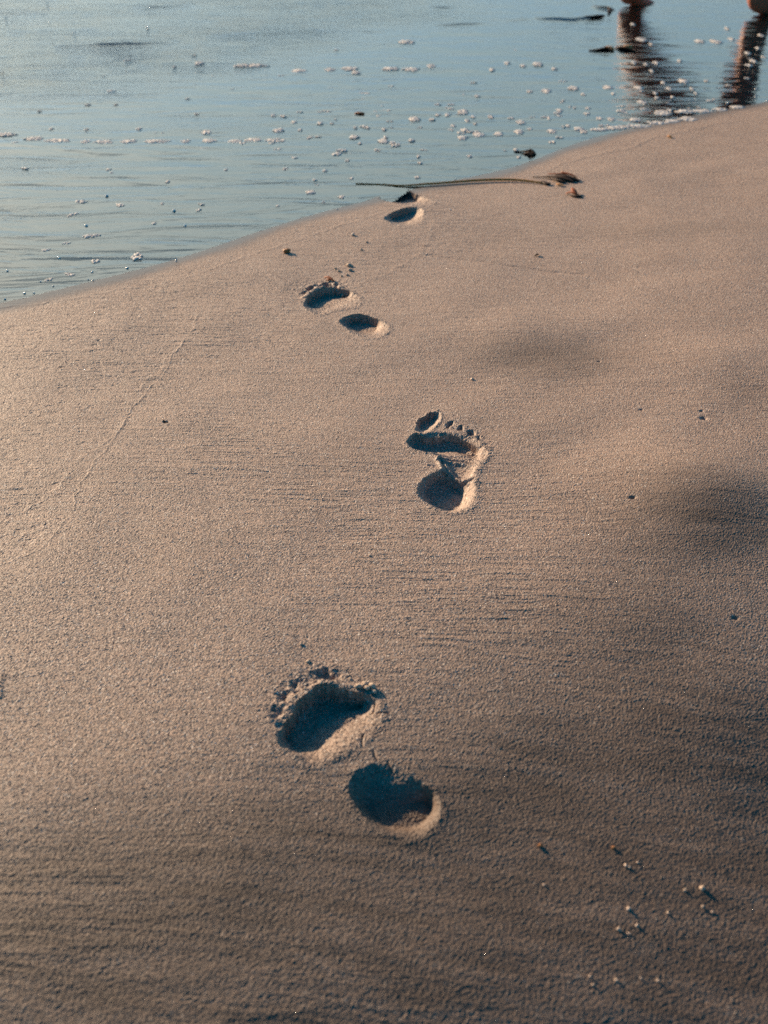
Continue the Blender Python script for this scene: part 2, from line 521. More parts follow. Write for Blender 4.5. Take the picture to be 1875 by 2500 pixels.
# ------------------------------------------------------------------ lines, cracks, pits and grain in the sand
def line(pts, dz, width, wob=0.002, asym=0.0, taper=True):
    P = np.array([at(px, py)[:2] for px, py in pts])
    lo = P.min(0) - 0.03; hi = P.max(0) + 0.03
    i0, i1 = np.searchsorted(GX, [lo[0], hi[0]]); j0, j1 = np.searchsorted(GY, [lo[1], hi[1]])
    x = X[j0:j1, i0:i1]; y = Y[j0:j1, i0:i1]
    xx = x + wob * fbm(x * 45, y * 45, 3, 31); yy = y + wob * fbm(x * 45, y * 45, 3, 37)
    d = seg_dist(xx, yy, P, False)
    Z[j0:j1, i0:i1] += dz * np.exp(-(d / width) ** 2) * (1 + 0.35 * vn(x * 60, y * 60, 3))

line([(488, 765), (470, 800), (425, 865), (395, 920), (330, 985), (300, 1030), (262, 1095), (225, 1140), (192, 1180), (184, 1235), (150, 1290), (105, 1335), (40, 1365), (-40, 1400)], 0.00030, 0.0014, 0.003)
line([(470, 800), (425, 862), (330, 975), (250, 1090), (180, 1150), (110, 1215), (20, 1270)], 0.0003, 0.004, 0.009)
line([(0, 752), (150, 735), (300, 705), (420, 690), (560, 640), (700, 595), (800, 560), (900, 530)], 0.0004, 0.004, 0.004)
line([(1330, 418), (1385, 395), (1450, 378), (1530, 362), (1600, 335), (1680, 318), (1760, 300), (1875, 290)], 0.0006, 0.006, 0.008)
line([(1045, 622), (1120, 632), (1220, 645), (1330, 662), (1420, 670)], -0.0010, 0.004, 0.003)
line([(860, 700), (950, 665), (1010, 630), (1040, 600), (1060, 540)], 0.0003, 0.005, 0.005)
line([(-20, 1640), (5, 1650), (0, 1700)], 0.001, 0.003)
# cracked crust in the second footprint, hairline cracks by the first
carve(C2([(745, 705), (850, 690), (1000, 725), (1085, 760), (1060, 860), (970, 885), (860, 845), (790, 780)]), 0.0035, wall=0.006, key=1, dirp=0)
line(C2([(735, 700), (760, 760), (810, 820), (880, 870), (960, 905), (1050, 900)]), -0.0030, 0.0016, 0.0008)
line(C2([(700, 730), (720, 690), (790, 680), (900, 690), (1000, 705), (1080, 735)]), -0.0028, 0.0014, 0.0008)
line(C2([(720, 670), (690, 720), (740, 800)]), 0.0020, 0.0022, 0.0008)
line(C2([(820, 700), (930, 720), (1040, 760)]), 0.0012, 0.003, 0.001)
line(C2([(610, 768), (700, 780), (780, 815)]), -0.0012, 0.0018, 0.0008)
line(C1([(865, 700), (858, 750), (862, 790)]), -0.0022, 0.0010, 0.0006)
line(C1([(965, 535), (1000, 535), (1045, 542)]), -0.0022, 0.0010, 0.0006)
line(C1([(945, 450), (950, 490), (930, 520)]), -0.0022, 0.0010, 0.0006)
line(C1([(940, 820), (950, 860), (965, 890)]), -0.0018, 0.0010, 0.0006)
line(C1([(1040, 900), (1060, 940), (1075, 960)]), -0.0018, 0.0010, 0.0006)
# crust of crumbs thrown up along the toes of the first footprint
line(C1([(400, 470), (470, 385), (540, 335), (600, 322), (700, 350), (800, 360), (900, 350), (940, 370)]), 0.0015, 0.0035, 0.002)
line(C1([(250, 560), (330, 480), (400, 400)]), 0.0012, 0.004, 0.002)
line(C3([(300, 850), (400, 782), (470, 772), (560, 768)]), 0.0022, 0.005, 0.002)
# smudged, crumbly patches where the toes dragged
def crumble(px, py, rx, ry, amp):
    global Z
    x0, y0, _ = at(px, py)
    e = np.exp(-((X - x0) / rx) ** 2 - ((Y - y0) / ry) ** 2)
    k = e > 0.01
    x = X[k]; y = Y[k]
    Z[k] += amp * e[k] * (fbm(x * 190, y * 190, 3, 131) - 0.35)
crumble(*C1([(310, 430)])[0], 0.017, 0.030, 0.0009)
crumble(*C1([(560, 290)])[0], 0.026, 0.016, 0.0008)
crumble(*C3([(420, 770)])[0], 0.05, 0.030, 0.0012)
crumble(*C2([(1080, 600)])[0], 0.020, 0.020, 0.0012)
# small holes
for px, py, r, d in [(1717, 1021, 0.0035, 0.005), (1712, 1003, 0.0022, 0.004), (1545, 1213, 0.0030, 0.004), (1462, 882, 0.002, 0.003), (1565, 1000, 0.002, 0.003),
                     (405, 1029, 0.0028, 0.004), (1795, 1508, 0.003, 0.003), (240, 560 + 270, 0.003, 0.002)]:
    x0, y0, _ = at(px, py)
    Z -= d * np.exp(-(((X - x0) / r) ** 2 + ((Y - y0) / (r * 0.8)) ** 2))
# streaks drawn out along the beach by the backwash: low scarps, then grain
inland = sstep(0.0, 0.10, S)
fine = (np.abs(X) < 2.2) & (Y < 6.0) & (Y > 0.3)
ang = 0.42 * vn(X * 1.6, Y * 1.9, 41) + 0.05
Ys = Y + 0.05 * X + 0.22 * X * ang + 0.016 * vn(X * 5, Y * 7, 43) + 0.0020 * vn(X * 26, Y * 30, 44)
st = np.zeros_like(Z)
for fx, fy, a, sd in ((9, 95, 0.00017, 51), (15, 190, 0.00016, 55), (26, 310, 0.00010, 59)):
    n = vn(X * fx, Ys * fy, sd)
    st += a * (1.0 - 2.2 * np.clip(np.abs(n) * 2.2, 0, 1) ** 0.7)
patchy = 0.25 + 1.05 * sstep(-0.5, 0.8, fbm(X * 3.0, Y * 4.5, 2, 61))
crumb = sstep(-0.02, 0.03, (at(395, 920)[0] - X) + 0.0 * Y)
Z += np.where(fine, st * patchy * (1 - 0.5 * sstep(0.12, 0.35, X)) * (0.25 + 0.75 * inland), 0)
rough_near = 1.0 + 0.9 * sstep(0.95, 0.5, Y)
grain = 0.00008 * vn(X * 470, Y * 560, 71) + 0.00004 * vn(X * 230, Y * 290, 72) + 0.00005 * vn(X * 70, Y * 200, 73) + 0.00010 * vn(X * 24, Y * 90, 75) * rough_near
grain = grain + (0.00012 + 0.00004 * sstep(1.3, 0.8, Y)) * rng.standard_normal(Z.shape)
Z += np.where(fine, grain * (0.25 + 0.75 * inland), 0)
# crumbly, pitted skin on the side washed last, left of the swash line
pl = np.array([at(p, q)[:2] for p, q in [(488, 700), (425, 865), (330, 985), (225, 1140), (184, 1235), (105, 1335), (-100, 1400)]])
xl = np.interp(Y, pl[::-1, 1], pl[::-1, 0])
leftm = sstep(0.0, 0.02, xl - X) * inland
pit = fbm(X * 60, Y * 90, 3, 81)
Z -= np.where(fine, leftm * 0.0005 * sstep(0.55, 1.1, pit), 0)
# rougher skin inside the prints
for m in fp_mask.values():
    Z += m * (0.00025 * vn(X * 300, Y * 300, 91) + 0.00015 * vn(X * 120, Y * 120, 92) + 0.00016 * rng.standard_normal(Z.shape))

wet = 1 - sstep(0.0, 0.075, S + 0.012 * fbm(X * 7, Y * 7, 3, 95) - 0.01)
wet = np.maximum(wet, sstep(0.001, -0.0035, Z) * (S < 0.03))
mineral_vignette = np.zeros_like(Z)  # dark mineral blotches, plus lens falloff painted into the sand colour
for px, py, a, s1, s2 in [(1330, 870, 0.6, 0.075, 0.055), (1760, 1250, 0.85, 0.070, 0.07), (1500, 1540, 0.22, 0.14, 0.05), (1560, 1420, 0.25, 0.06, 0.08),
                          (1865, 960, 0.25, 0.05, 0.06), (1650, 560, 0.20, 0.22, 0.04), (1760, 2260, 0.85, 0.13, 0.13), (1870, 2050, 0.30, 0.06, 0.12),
                          (1330, 1050, 0.15, 0.05, 0.03), (200, 2530, 1.0, 0.25, 0.11), (1150, 2530, 1.05, 0.25, 0.12), (1820, 2450, 1.3, 0.17, 0.18)]:  # bottom edge and lower right entries paint the vignette, not mineral
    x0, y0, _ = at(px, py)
    mineral_vignette += a * np.exp(-((X - x0) / s1) ** 2 * 0.5 - ((Y - y0) / s2) ** 2 * 0.5)
mineral_vignette = np.clip(mineral_vignette, 0, 0.85) * (1 + 0.16 * fbm(X * 18, Ys * 90, 3, 97))
mineral_vignette = np.clip(mineral_vignette, 0, 1)
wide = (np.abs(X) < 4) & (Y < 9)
mineral_vignette = np.where(wide, mineral_vignette, 0)

# ------------------------------------------------------------------ meshes from the grid
def tag(o, label=None, cat=None, group=None, kind=None):
    for k, v in (('label', label), ('category', cat), ('group', group), ('kind', kind)):
        if v:
            o[k] = v
    return o

def grid_object(name, X, Y, Z, keep, attrs, material, smooth=False, origin=None):
    ny, nx = Z.shape
    idx = np.arange(ny * nx).reshape(ny, nx)
    q = np.stack([idx[:-1, :-1], idx[:-1, 1:], idx[1:, 1:], idx[1:, :-1]], -1)[keep]
    used = np.zeros(ny * nx, bool)
    used[q.ravel()] = True
    remap = np.cumsum(used) - 1
    q = remap[q].astype(np.int32)
    co = np.stack([X.ravel()[used], Y.ravel()[used], Z.ravel()[used]], -1).astype(np.float32)
    if origin is not None:
        co -= np.array(origin, np.float32)
    me = bpy.data.meshes.new(name)
    me.vertices.add(len(co)); me.vertices.foreach_set('co', co.ravel())
    me.loops.add(q.size); me.loops.foreach_set('vertex_index', q.ravel())
    me.polygons.add(len(q))
    me.polygons.foreach_set('loop_start', np.arange(0, q.size, 4, dtype=np.int32))
    me.update(calc_edges=True)
    me.polygons.foreach_set('use_smooth', np.full(len(q), smooth))
    for k, a in attrs.items():
        at_ = me.attributes.new(k, 'FLOAT', 'POINT')
        at_.data.foreach_set('value', a.ravel()[used].astype(np.float32))
    me.materials.append(material)
    me.update()
    o = bpy.data.objects.new(name, me)
    if origin is not None:
        o.location = origin
    COL.objects.link(o)
    return o

fm = np.zeros((Z.shape[0] - 1, Z.shape[1] - 1), np.int8)
for k, m in fp_mask.items():
    c = m[:-1, :-1] | m[1:, 1:] | m[:-1, 1:] | m[1:, :-1]
    fm[c & (fm == 0)] = k + 1
sand = grid_object('sand', X, Y, Z, fm == 0, {'wet': wet, 'mineral_vignette': mineral_vignette}, M_SAND)
tag(sand, kind='structure')
FP_LABEL = ["nearest bare footprint, deep ball and heel hollows, crumbly sand clods along its toes",
            "bare footprint with clear toe marks and a cracked arch, second nearest to the viewer",
            "bare footprint of crescent ball and round heel below a scatter of small sand clods",
            "farthest bare footprint at the water's edge under the kelp stem, partly flooded"]
for k in sorted(fp_mask):
    m = fm == k + 1
    ys_, xs_ = np.nonzero(m)
    cx, cy = float(GX[xs_].mean()), float(GY[ys_].mean())
    o = grid_object('footprint', X, Y, Z, m, {'wet': wet, 'mineral_vignette': mineral_vignette}, M_SAND, origin=(cx, cy, float(base(np.array([cx]), np.array([cy]))[0])))
    tag(o, FP_LABEL[k], 'footprint', 'bare footprints leading to the water')

def sand_z(x, y):
    i = min(max(np.searchsorted(GX, x), 1), len(GX) - 1); j = min(max(np.searchsorted(GY, y), 1), len(GY) - 1)
    return float(Z[j, i])

# ------------------------------------------------------------------ the water
wx = spacing(0.0, 600.0, lambda v: 0.006 if v < 2.4 else 0.006 + (v - 2.4) * 0.2)
WX = np.array([-v for v in wx[:0:-1]] + wx)
WY = np.array([1.0 - v for v in spacing(0.0, 200.0, lambda v: 0.02 + v * 0.3)[:0:-1]] + spacing(1.0, 600.0, lambda v: 0.006 if v < 6.2 else 0.006 + (v - 6.2) * 0.2))
wX, wY = np.meshgrid(WX, WY)
wS = (shore(wX) - wY) * 0.92
off = sstep(0.05, 0.8, -wS)
wZ = off * (0.0012 * vn(wX * 4, wY * 9, 101) + 0.0006 * vn(wX * 12, wY * 26, 102))
wZ = wZ + 0.00025 * vn(wX * 3, wY * 14, 103) * sstep(0.02, 0.3, -wS)

def wavelet(pts, h, wfront=0.012, wback=0.05, wob=0.008):
    """a low wave whose steep face looks at the beach"""
    global wZ
    P = np.array([on_plane(px, py) for px, py in pts])
    yl = np.interp(wX, P[:, 0], P[:, 1]) + wob * fbm(wX * 14, wY * 3, 3, 111)
    L = P[-1, 0] - P[0, 0]
    t = np.clip((wX - P[0, 0]) / L, 0, 1)
    env = np.clip(np.sin(t * math.pi), 0, 1) ** 0.6 * (0.75 + 0.45 * vn(wX * 9, wX * 0, 113))
    d = wY - yl
    wZ = wZ + h * env * np.where(d < 0, np.exp(-(d / wfront) ** 2), np.exp(-(d / wback) ** 2))
wavelet([(130, 112), (300, 107), (420, 104)], 0.0060, 0.012)
wavelet([(500, 88), (640, 78), (760, 72), (960, 80)], 0.0030, 0.014)
wavelet([(-60, 32), (120, 32)], 0.0035, 0.016)
wavelet([(300, 20), (480, 12)], 0.0035, 0.016)
wavelet([(0, 232), (150, 228), (420, 236)], 0.0014, 0.012)
wavelet([(1040, 18), (1115, 20)], 0.0055, 0.02)
wavelet([(1040, 64), (1110, 60), (1200, 58)], 0.0065, 0.018)
wavelet([(1215, 52), (1300, 48)], 0.0060, 0.02)
wavelet([(1300, 45), (1400, 50), (1475, 40)], 0.0090, 0.02)
wavelet([(1440, 18), (1500, 30)], 0.009, 0.02)
wavelet([(-40, 345), (60, 355), (160, 368), (330, 378), (430, 385)], 0.0012, 0.010, 0.04)
wavelet([(560, 205), (800, 198), (930, 225)], 0.0016, 0.03, 0.08)
wavelet([(820, 245), (900, 240), (960, 252)], 0.0020, 0.02, 0.05)
# ring ripples round the wading legs
for px, py in ((1550, 24), (1840, 46)):
    x0, y0 = on_plane(px, py)
    r = np.sqrt((wX - x0) ** 2 + ((wY - y0)) ** 2)
    wZ = wZ + 0.0004 * np.sin(r * 95) * np.exp(-r / 0.16) * sstep(0.02, 0.06, r)
chopf = sstep(1.0, 2.6, -wS) * sstep(0.9, -0.4, wX)
chopf = np.maximum(chopf, 0.9 * sstep(1.3, 2.0, -wS) * sstep(0.5, -0.5, wX))
chopf = np.maximum(chopf, sstep(-0.4, -1.6, wX) * sstep(0.05, 0.8, -wS) * 0.35)
chopf = np.maximum(chopf, sstep(6, 9, wY))
chopf = np.clip(chopf + 0.25 * fbm(wX * 2, wY * 5, 3, 121) * sstep(0.1, 0.6, -wS), 0, 1)
wkeep = (wS[:-1, :-1] < 0.122) & (wS[1:, 1:] < 0.122)
# the film has only run into the toe end of the farthest print, its outer end still lies open
HP = ground(C3([(1040, 92), (1080, 72), (1130, 90), (1230, 125), (1270, 165), (1235, 200), (1150, 205), (1040, 190), (975, 172), (955, 150), (990, 125)]))
cut = inside(wX, wY, HP)
wkeep &= ~(cut[:-1, :-1] | cut[1:, 1:])
water = grid_object('water', wX, wY, wZ, wkeep, {'chop': chopf}, M_WATER, smooth=True)
tag(water, kind='structure')

# ------------------------------------------------------------------ small mesh builders
def link_bm(name, bm, material, parent=None, smooth=True):
    me = bpy.data.meshes.new(name)
    bm.to_mesh(me); bm.free()
    me.materials.append(material)
    if smooth:
        me.polygons.foreach_set('use_smooth', [True] * len(me.polygons))
    o = bpy.data.objects.new(name, me)
    COL.objects.link(o)
    if parent:
        o.parent = parent
    return o

def blob(bm, c, r, sub=2, amp=0.25, seed=0, freq=1.5):
    res = bmesh.ops.create_icosphere(bm, subdivisions=sub, radius=1.0)
    rr = random.Random(seed)
    o = Vector((rr.random() * 50, rr.random() * 50, rr.random() * 50))
    from mathutils import noise as mn
    rz = rr.random() * 6.28
    R = Matrix.Rotation(rz, 3, 'Z')
    for v in res['verts']:
        n = v.co.normalized()
        k = 1 + amp * mn.noise(n * freq + o) + 0.4 * amp * mn.noise(n * freq * 3 + o)
        p = R @ Vector((n.x * r[0], n.y * r[1], n.z * r[2])) * k
        v.co = Vector(c) + p

def clod(name, px, py, size, material, label, cat='clod', group=None, lumps=1, z=None, flat=0.75):
    x, y, _ = at(px, py, size * 0.3)
    zz = sand_z(x, y) if z is None else z
    bm = bmesh.new()
    rr = random.Random(int(px * 7 + py))
    for i in range(lumps):
        ox = (rr.random() - 0.5) * size * 1.5 * (i > 0); oy = (rr.random() - 0.5) * size * (i > 0)
        k = 1.0 if i == 0 else 0.5 + 0.4 * rr.random()
        blob(bm, (ox, oy, size * 0.26 * k), (size * 0.50 * k, size * 0.43 * k, size * 0.40 * k * flat), 3, 0.45, int(px + py * 3 + i), 1.8)
    o = link_bm(name, bm, material)
    o.location = (x, y, zz)
    tag(o, label, cat, group)
    return o

mpx = lambda px, py: (Vector(on_plane(px + 1, py)) - Vector(on_plane(px, py))).length   # metres per photo pixel across

def clodpx(name, px, py, wpx, *a, **k):
    wpx *= 0.82 if name == 'grit_grain' else 1.0
    return clod(name, px, py, wpx * mpx(px, py), *a, **k)

clodpx('pebble', 700, 612, 17, M_PEBBLE_OR, "largest ochre brown pebble, alone on the sand beyond the crescent-shaped footprint", 'pebble', 'brown and ochre pebbles')
clodpx('pebble', 862, 572, 9, M_PEBBLE_PALE, "small tan pebble with a long shadow, between the two farthest footprints", 'pebble', 'brown and ochre pebbles')
clodpx('pebble', 1318, 2064, 11, M_PEBBLE_OR, "small round tan pebble on the sand just right of the nearest heel mark", 'pebble', 'brown and ochre pebbles')
clodpx('pebble', 1497, 2068, 10, M_PEBBLE_OR, "orange tan pebble to the right of the round tan one beyond the nearest heel", 'pebble', 'brown and ochre pebbles')
clodpx('pebble', 1153, 924, 8, M_PEBBLE_PALE, "tiny pale pebble alone on smooth sand beyond the toed footprint", 'pebble', 'pale grit')
clodpx('pebble', 903, 1355, 6, M_PEBBLE_PALE, "tiny pale pebble alone on the sand between the two nearest footprints", 'pebble', 'pale grit')
g = 'pale grains of grit at the lower right'
LR = [(1528, 2112, 11, "pale round grit grain, left of a touching pair near the lower right corner"),
      (1537, 2117, 8, "smaller grain of the touching pale pair near the lower right corner"),
      (1557, 2105, 8, "pale grit grain just right of the touching pair"),
      (1672, 2173, 10, "pale oval grit grain before a dark hollow, left of the dull clod"),
      (1715, 2168, 17, "dull brown sand clod, widest lump near the right edge"),
      (1535, 2218, 13, "pale grit grain casting the longest shadow at lower right"),
      (1555, 2259, 10, "pale upright grain directly below the one with the longest shadow"),
      (1510, 2268, 12, "pale twin-tipped grain at the left end of the lower right scatter"),
      (1537, 2280, 7, "tiny pale grain just right of the twin-tipped one"),
      (1631, 2229, 9, "pale grain halfway between the longest shadow and the dull clod"),
      (1716, 2213, 10, "pale grain below the dull brown clod near the right edge"),
      (1739, 2226, 7, "tiny glinting grain at the right end of the lower right scatter"),
      (1505, 2392, 10, "round pale grain lowest at the left of the bottom right row"),
      (1565, 2388, 8, "pale grain in the middle of the bottom right row"),
      (1606, 2394, 9, "pale grain at the right end of the bottom right row"),
      (1440, 2384, 8, "pale grain left of the bottom right row"),
      (1448, 2404, 9, "dull tan lump just below the leftmost grain of the bottom row"),
      (1328, 2160, 7, "pale lone grain below the round tan pebble")]
for px, py, wv, lb in LR:
    clodpx('grit_grain', px, py, wv, M_CLOD if 'dull' in lb else M_PEBBLE_PALE, lb, 'grit grain', g, 1 if 'twin' not in lb else 2)
g = 'sand clods before the crescent footprint'
for px, py, wv, lp, lb in [(852, 646, 12, 3, "widest sand clod of the scatter beyond the crescent-shaped footprint"),
                           (854, 658, 9, 2, "sand clod just nearer than the widest one of the scatter"),
                           (819, 654, 7, 1, "small sand clod at the left of the scatter beyond the crescent footprint"),
                           (827, 660, 8, 2, "sand clod in the middle left of the scatter"),
                           (848, 670, 7, 1, "small sand clod at the near right of the scatter"),
                           (834, 673, 6, 1, "small sand clod nearest to the crescent footprint"),
                           (882, 608, 7, 1, "lone pale clod right of the small tan pebble's shadow"),
                           (895, 590, 6, 1, "tiny lone clod farthest right before the flooded footprint"),
                           (836, 705, 9, 2, "sand clod pushed up at the right end of the toes")]:
    clodpx('sand_clod', px, py, wv, M_CLOD, lb, 'sand clod', g, lp)
g = 'crumbly clods along the nearest footprint'
for i, (px, py, wv, lp, lb) in enumerate([(876, 1675, 14, 4, "knobbly sand clod at the left of the crust beside the nearest ball hollow"),
                           (893, 1671, 13, 4, "knobbly sand clod in the middle of the crust by the nearest ball hollow"),
                           (908, 1676, 15, 5, "largest knobbly clod at the right end of the crust, casting spiky shadows"),
                           (914, 1689, 11, 3, "clod hanging over the right rim of the nearest ball hollow"),
                           (752, 1613, 10, 2, "round sand clod beyond the toes of the nearest footprint"),
                           (735, 1572, 8, 2, "small sand clod farthest beyond the nearest footprint"),
                           (759, 1587, 5, 1, "tiny crumb between the two clods beyond the nearest footprint"),
                           (855, 1655, 8, 2, "small clod behind the left end of the crust"),
                           (785, 1668, 9, 2, "low clod on the rim at the top of the nearest ball hollow"),
                           (745, 1680, 9, 2, "low clod left along the rim of the nearest ball hollow"),
                           (720, 1700, 8, 2, "low clod on the far left rim of the nearest ball hollow")]):
    clodpx('sand_clod', px, py, wv, M_CLOD, lb, 'sand clod', g, lp)
clodpx('sand_clod', 1069, 1001, 6, M_CLOD, "single bright crumb standing at the tip of the big toe mark", 'sand clod', None, 1)
clodpx('sand_clod', 805, 690, 0.1 + 6, M_CLOD, "tiny crumb beside the rust red scrap of seaweed", 'sand clod', None, 1)

# ------------------------------------------------------------------ quartz and shell glints lying in the sand (nobody could count them)
bm = bmesh.new()
for i in range(1500):
    px = random.random() * 1875; py = 430 + random.random() * 2070
    x, y, _ = at(px, py) if i < 0 else (*on_plane(px, py, 0.015), 0)
    if (shore(np.array([x]))[0] - y) < 0.03:
        continue
    r = (0.35 + 0.9 * random.random() ** 3) * mpx(px, py) * 1.25
    z = sand_z(x, y)
    blob(bm, (x, y, z + r * 0.35), (r, r * 0.8, r * 0.8), 1, 0.3, i, 2.0)
o = link_bm('shell_grit', bm, M_BUBBLE)
tag(o, "fine pale quartz and shell grit glinting all over the sand", 'grit', kind='stuff')

# ------------------------------------------------------------------ seaweed
def ribbon(P, width, thick, material, name, parent=None, sub=10, twist=0.0):
    """a flattened tapering tube along points P (x,y,z,scale)"""
    P = np.array(P, float)
    pts = []
    n = len(P)
    for i in range(n - 1):
        p0 = P[max(i - 1, 0)]; p1 = P[i]; p2 = P[i + 1]; p3 = P[min(i + 2, n - 1)]
        for k in range(sub):
            t = k / sub
            pts.append(0.5 * ((2 * p1) + (-p0 + p2) * t + (2 * p0 - 5 * p1 + 4 * p2 - p3) * t * t + (-p0 + 3 * p1 - 3 * p2 + p3) * t ** 3))
    pts.append(P[-1])
    bm = bmesh.new(); rings = []
    K = 10
    for i, p in enumerate(pts):
        a = pts[max(i - 1, 0)]; b = pts[min(i + 1, len(pts) - 1)]
        T = Vector((b - a)[:3]).normalized()
        Sd = T.cross(Vector((0, 0, 1))).normalized()
        U = Sd.cross(T)
        tw = twist * i
        ring = []
        for k in range(K):
            an = 2 * math.pi * k / K
            off_ = Sd * math.cos(an) * width * p[3] + U * math.sin(an) * thick * (0.4 + 0.6 * p[3])
            off_ = Matrix.Rotation(tw, 3, T) @ off_
            ring.append(bm.verts.new(Vector(p[:3]) + off_))
        rings.append(ring)
    for a, b in zip(rings, rings[1:]):
        for k in range(K):
            bm.faces.new((a[k], a[(k + 1) % K], b[(k + 1) % K], b[k]))
    bm.faces.new(rings[0][::-1]); bm.faces.new(rings[-1])
    bmesh.ops.recalc_face_normals(bm, faces=bm.faces)
    return link_bm(name, bm, material, parent)

def surf(px, py, dz=0.0):
    x, y, _ = at(px, py)
    if (shore(np.array([x]))[0] - y) < 0:
        x, y = on_plane(px, py)
    return (x, y, max(sand_z(x, y), 0.0) + dz)

K = [(868, 449, .08), (900, 450, .14), (930, 451, .25), (985, 455, .5), (1040, 453, .9), (1100, 449, 1), (1160, 445, 1.1), (1220, 443, 1.15), (1270, 444, 1.0), (1310, 448, .8), (1330, 449, .55)]
e = bpy.data.objects.new('kelp_stem', None); COL.objects.link(e)
kx, ky, kz = surf(1160, 446)
e.location = (kx, ky, kz)
tag(e, "long thin olive brown kelp stem lying from the water onto the sand", 'seaweed')
pp = []
for px, py, s in K:
    x, y, z = surf(px, py)
    pp.append((x - kx, y - ky, max(z, 0.0) - kz + (0.0038 * s if px > 960 else 0.001), s))
ribbon(pp, 0.0030, 0.0024, M_STEM, 'stem', e, 12)
tip = [(1318, 449), (1326, 447), (1336, 452), (1343, 450)]
ribbon([(surf(*p)[0] - kx, surf(*p)[1] - ky, surf(*p)[2] - kz + 0.003, s) for p, s in zip(tip, (.5, 1, 1, .3))], 0.006, 0.002, M_WEED, 'torn_tip', e, 4)

def tuft(name, cx, cy, blades, label, material, spread_px, w_, th, on_water=False, group=None):
    if on_water:
        x0, y0 = on_plane(cx, cy); z0 = 0.0
    else:
        x0, y0, z0 = surf(cx, cy)
    e = bpy.data.objects.new(name, None); COL.objects.link(e)
    e.location = (x0, y0, z0)
    tag(e, label, 'seaweed', group)
    for k, bl in enumerate(blades):
        P = []
        for j, (px, py, s, hz) in enumerate(bl[1:]):
            if on_water:
                x, y = on_plane(px, py); z = 0.0
            else:
                x, y, z = surf(px, py)
            P.append((x - x0, y - y0, z - z0 + hz, s))
        ribbon(P, w_, th, bl[0] or material, 'frond', e, 6, twist=0.03 * (k % 3 - 1))
    return e

D = M_WEED; R_ = M_WEED_RED; S_ = M_STEM
tuft('seaweed_clump', 1370, 440, [
    (D, (1300, 434, .15, .002), (1325, 435, .3, .003), (1345, 436, .8, .004), (1375, 437, 1.2, .006), (1400, 441, .9, .005), (1415, 443, .2, .002)),
    (D, (1335, 434, .3, .004), (1360, 439, 1.1, .007), (1385, 443, 1.0, .006), (1400, 447, .3, .003)),
    (R_, (1338, 431, .2, .006), (1360, 433, .4, .008), (1385, 433, .4, .008), (1405, 437, .2, .005)),
    (D, (1350, 440, .4, .004), (1366, 445, .9, .004), (1380, 448, .3, .003)),
    (R_, (1370, 433, .3, .012), (1390, 436, .6, .010), (1408, 440, .2, .006)),
    (D, (1355, 436, .4, .008), (1380, 440, 1.0, .009), (1412, 445, .3, .003)),
    (S_, (1358, 452, .3, .003), (1366, 454, .6, .003), (1376, 453, .2, .002)),
], "dark brown tangled seaweed clump on the sand at the end of the kelp stem", D, 40, 0.0070, 0.0020)
tuft('seaweed_scrap', 1400, 476, [
    (R_, (1382, 474, .3, .002), (1392, 475, .8, .005), (1404, 478, 1.0, .005), (1418, 481, .3, .002)),
    (R_, (1396, 470, .3, .010), (1400, 474, .8, .008), (1408, 479, .4, .003)),
    (D, (1394, 480, .3, .002), (1408, 482, .8, .003), (1422, 483, .2, .002)),
], "rust red three-pointed scrap of seaweed on the sand nearer than the dark clump", R_, 20, 0.007, 0.0022)
tuft('seaweed_scrap', 805, 684, [
    (R_, (793, 681, .4, .003), (801, 683, 1.0, .005), (810, 687, .8, .004), (816, 690, .3, .002)),
    (R_, (797, 685, .3, .002), (805, 686, .7, .004), (812, 684, .3, .004)),
], "tiny rust red scrap of seaweed at the toes of the crescent-shaped footprint", R_, 20, 0.004, 0.0018)
tuft('seaweed_scrap', 1309, 625, [
    (D, (1305, 626, .3, .001), (1310, 625, 1.0, .003), (1314, 623, .4, .002)),
], "tiny dark brown flake of seaweed alone on the smooth sand, right of centre", D, 20, 0.0028, 0.0015)
tuft('seaweed_scrap', 405, 1029, [
    (D, (398, 1026, .3, .001), (405, 1029, 1.0, .002), (410, 1031, .3, .001)),
], "tiny black sliver on the sand at the left, beside the swash line", D, 20, 0.0016, 0.0010)
tuft('seaweed_scrap', 1635, 335, [
    (S_, (1630, 334, .5, .002), (1635, 336, 1.0, .004), (1640, 338, .3, .001)),
], "tiny olive scrap on the damp sand by the far drift line at upper right", S_, 20, 0.0045, 0.002)
tuft('floating_seaweed', 1295, 377, [
    (D, (1255, 371, .12, .001), (1272, 372, .2, .002), (1284, 373, .6, .004), (1298, 374, 1.0, .006), (1306, 379, .5, .002)),
    (D, (1280, 378, .2, .001), (1290, 377, .8, .004), (1302, 381, .4, .001)),
], "dark curled seaweed scrap in thin water close to the sand", D, 30, 0.010, 0.003, True)
tuft('floating_seaweed', 1470, 124, [
    (D, (1437, 124, .15, .001), (1455, 124, .5, .003), (1480, 122, 1.0, .006), (1498, 127, .4, .002)),
    (S_, (1472, 122, .3, .006), (1486, 122, .7, .009), (1496, 125, .3, .004)),
], "flat brown frond floating on the water, left of the pair", D, 30, 0.022, 0.004, True, 'pair of floating fronds')
tuft('floating_seaweed', 1520, 121, [
    (D, (1503, 119, .3, .002), (1515, 119, .8, .005), (1535, 123, .9, .006), (1552, 128, .2, .002)),
    (S_, (1520, 120, .4, .008), (1530, 121, .9, .011), (1540, 123, .4, .006)),
], "brown and amber frond floating beside the leg reflection, right of the pair", D, 30, 0.022, 0.004, True, 'pair of floating fronds')
tuft('floating_seaweed', 1430, 45, [
    (D, (1398, 46, .2, .001), (1425, 44, .9, .004), (1455, 42, .9, .004), (1475, 39, .3, .001)),
], "purplish dark flat weed awash in the ripple left of the wading leg", D, 30, 0.020, 0.003, True)
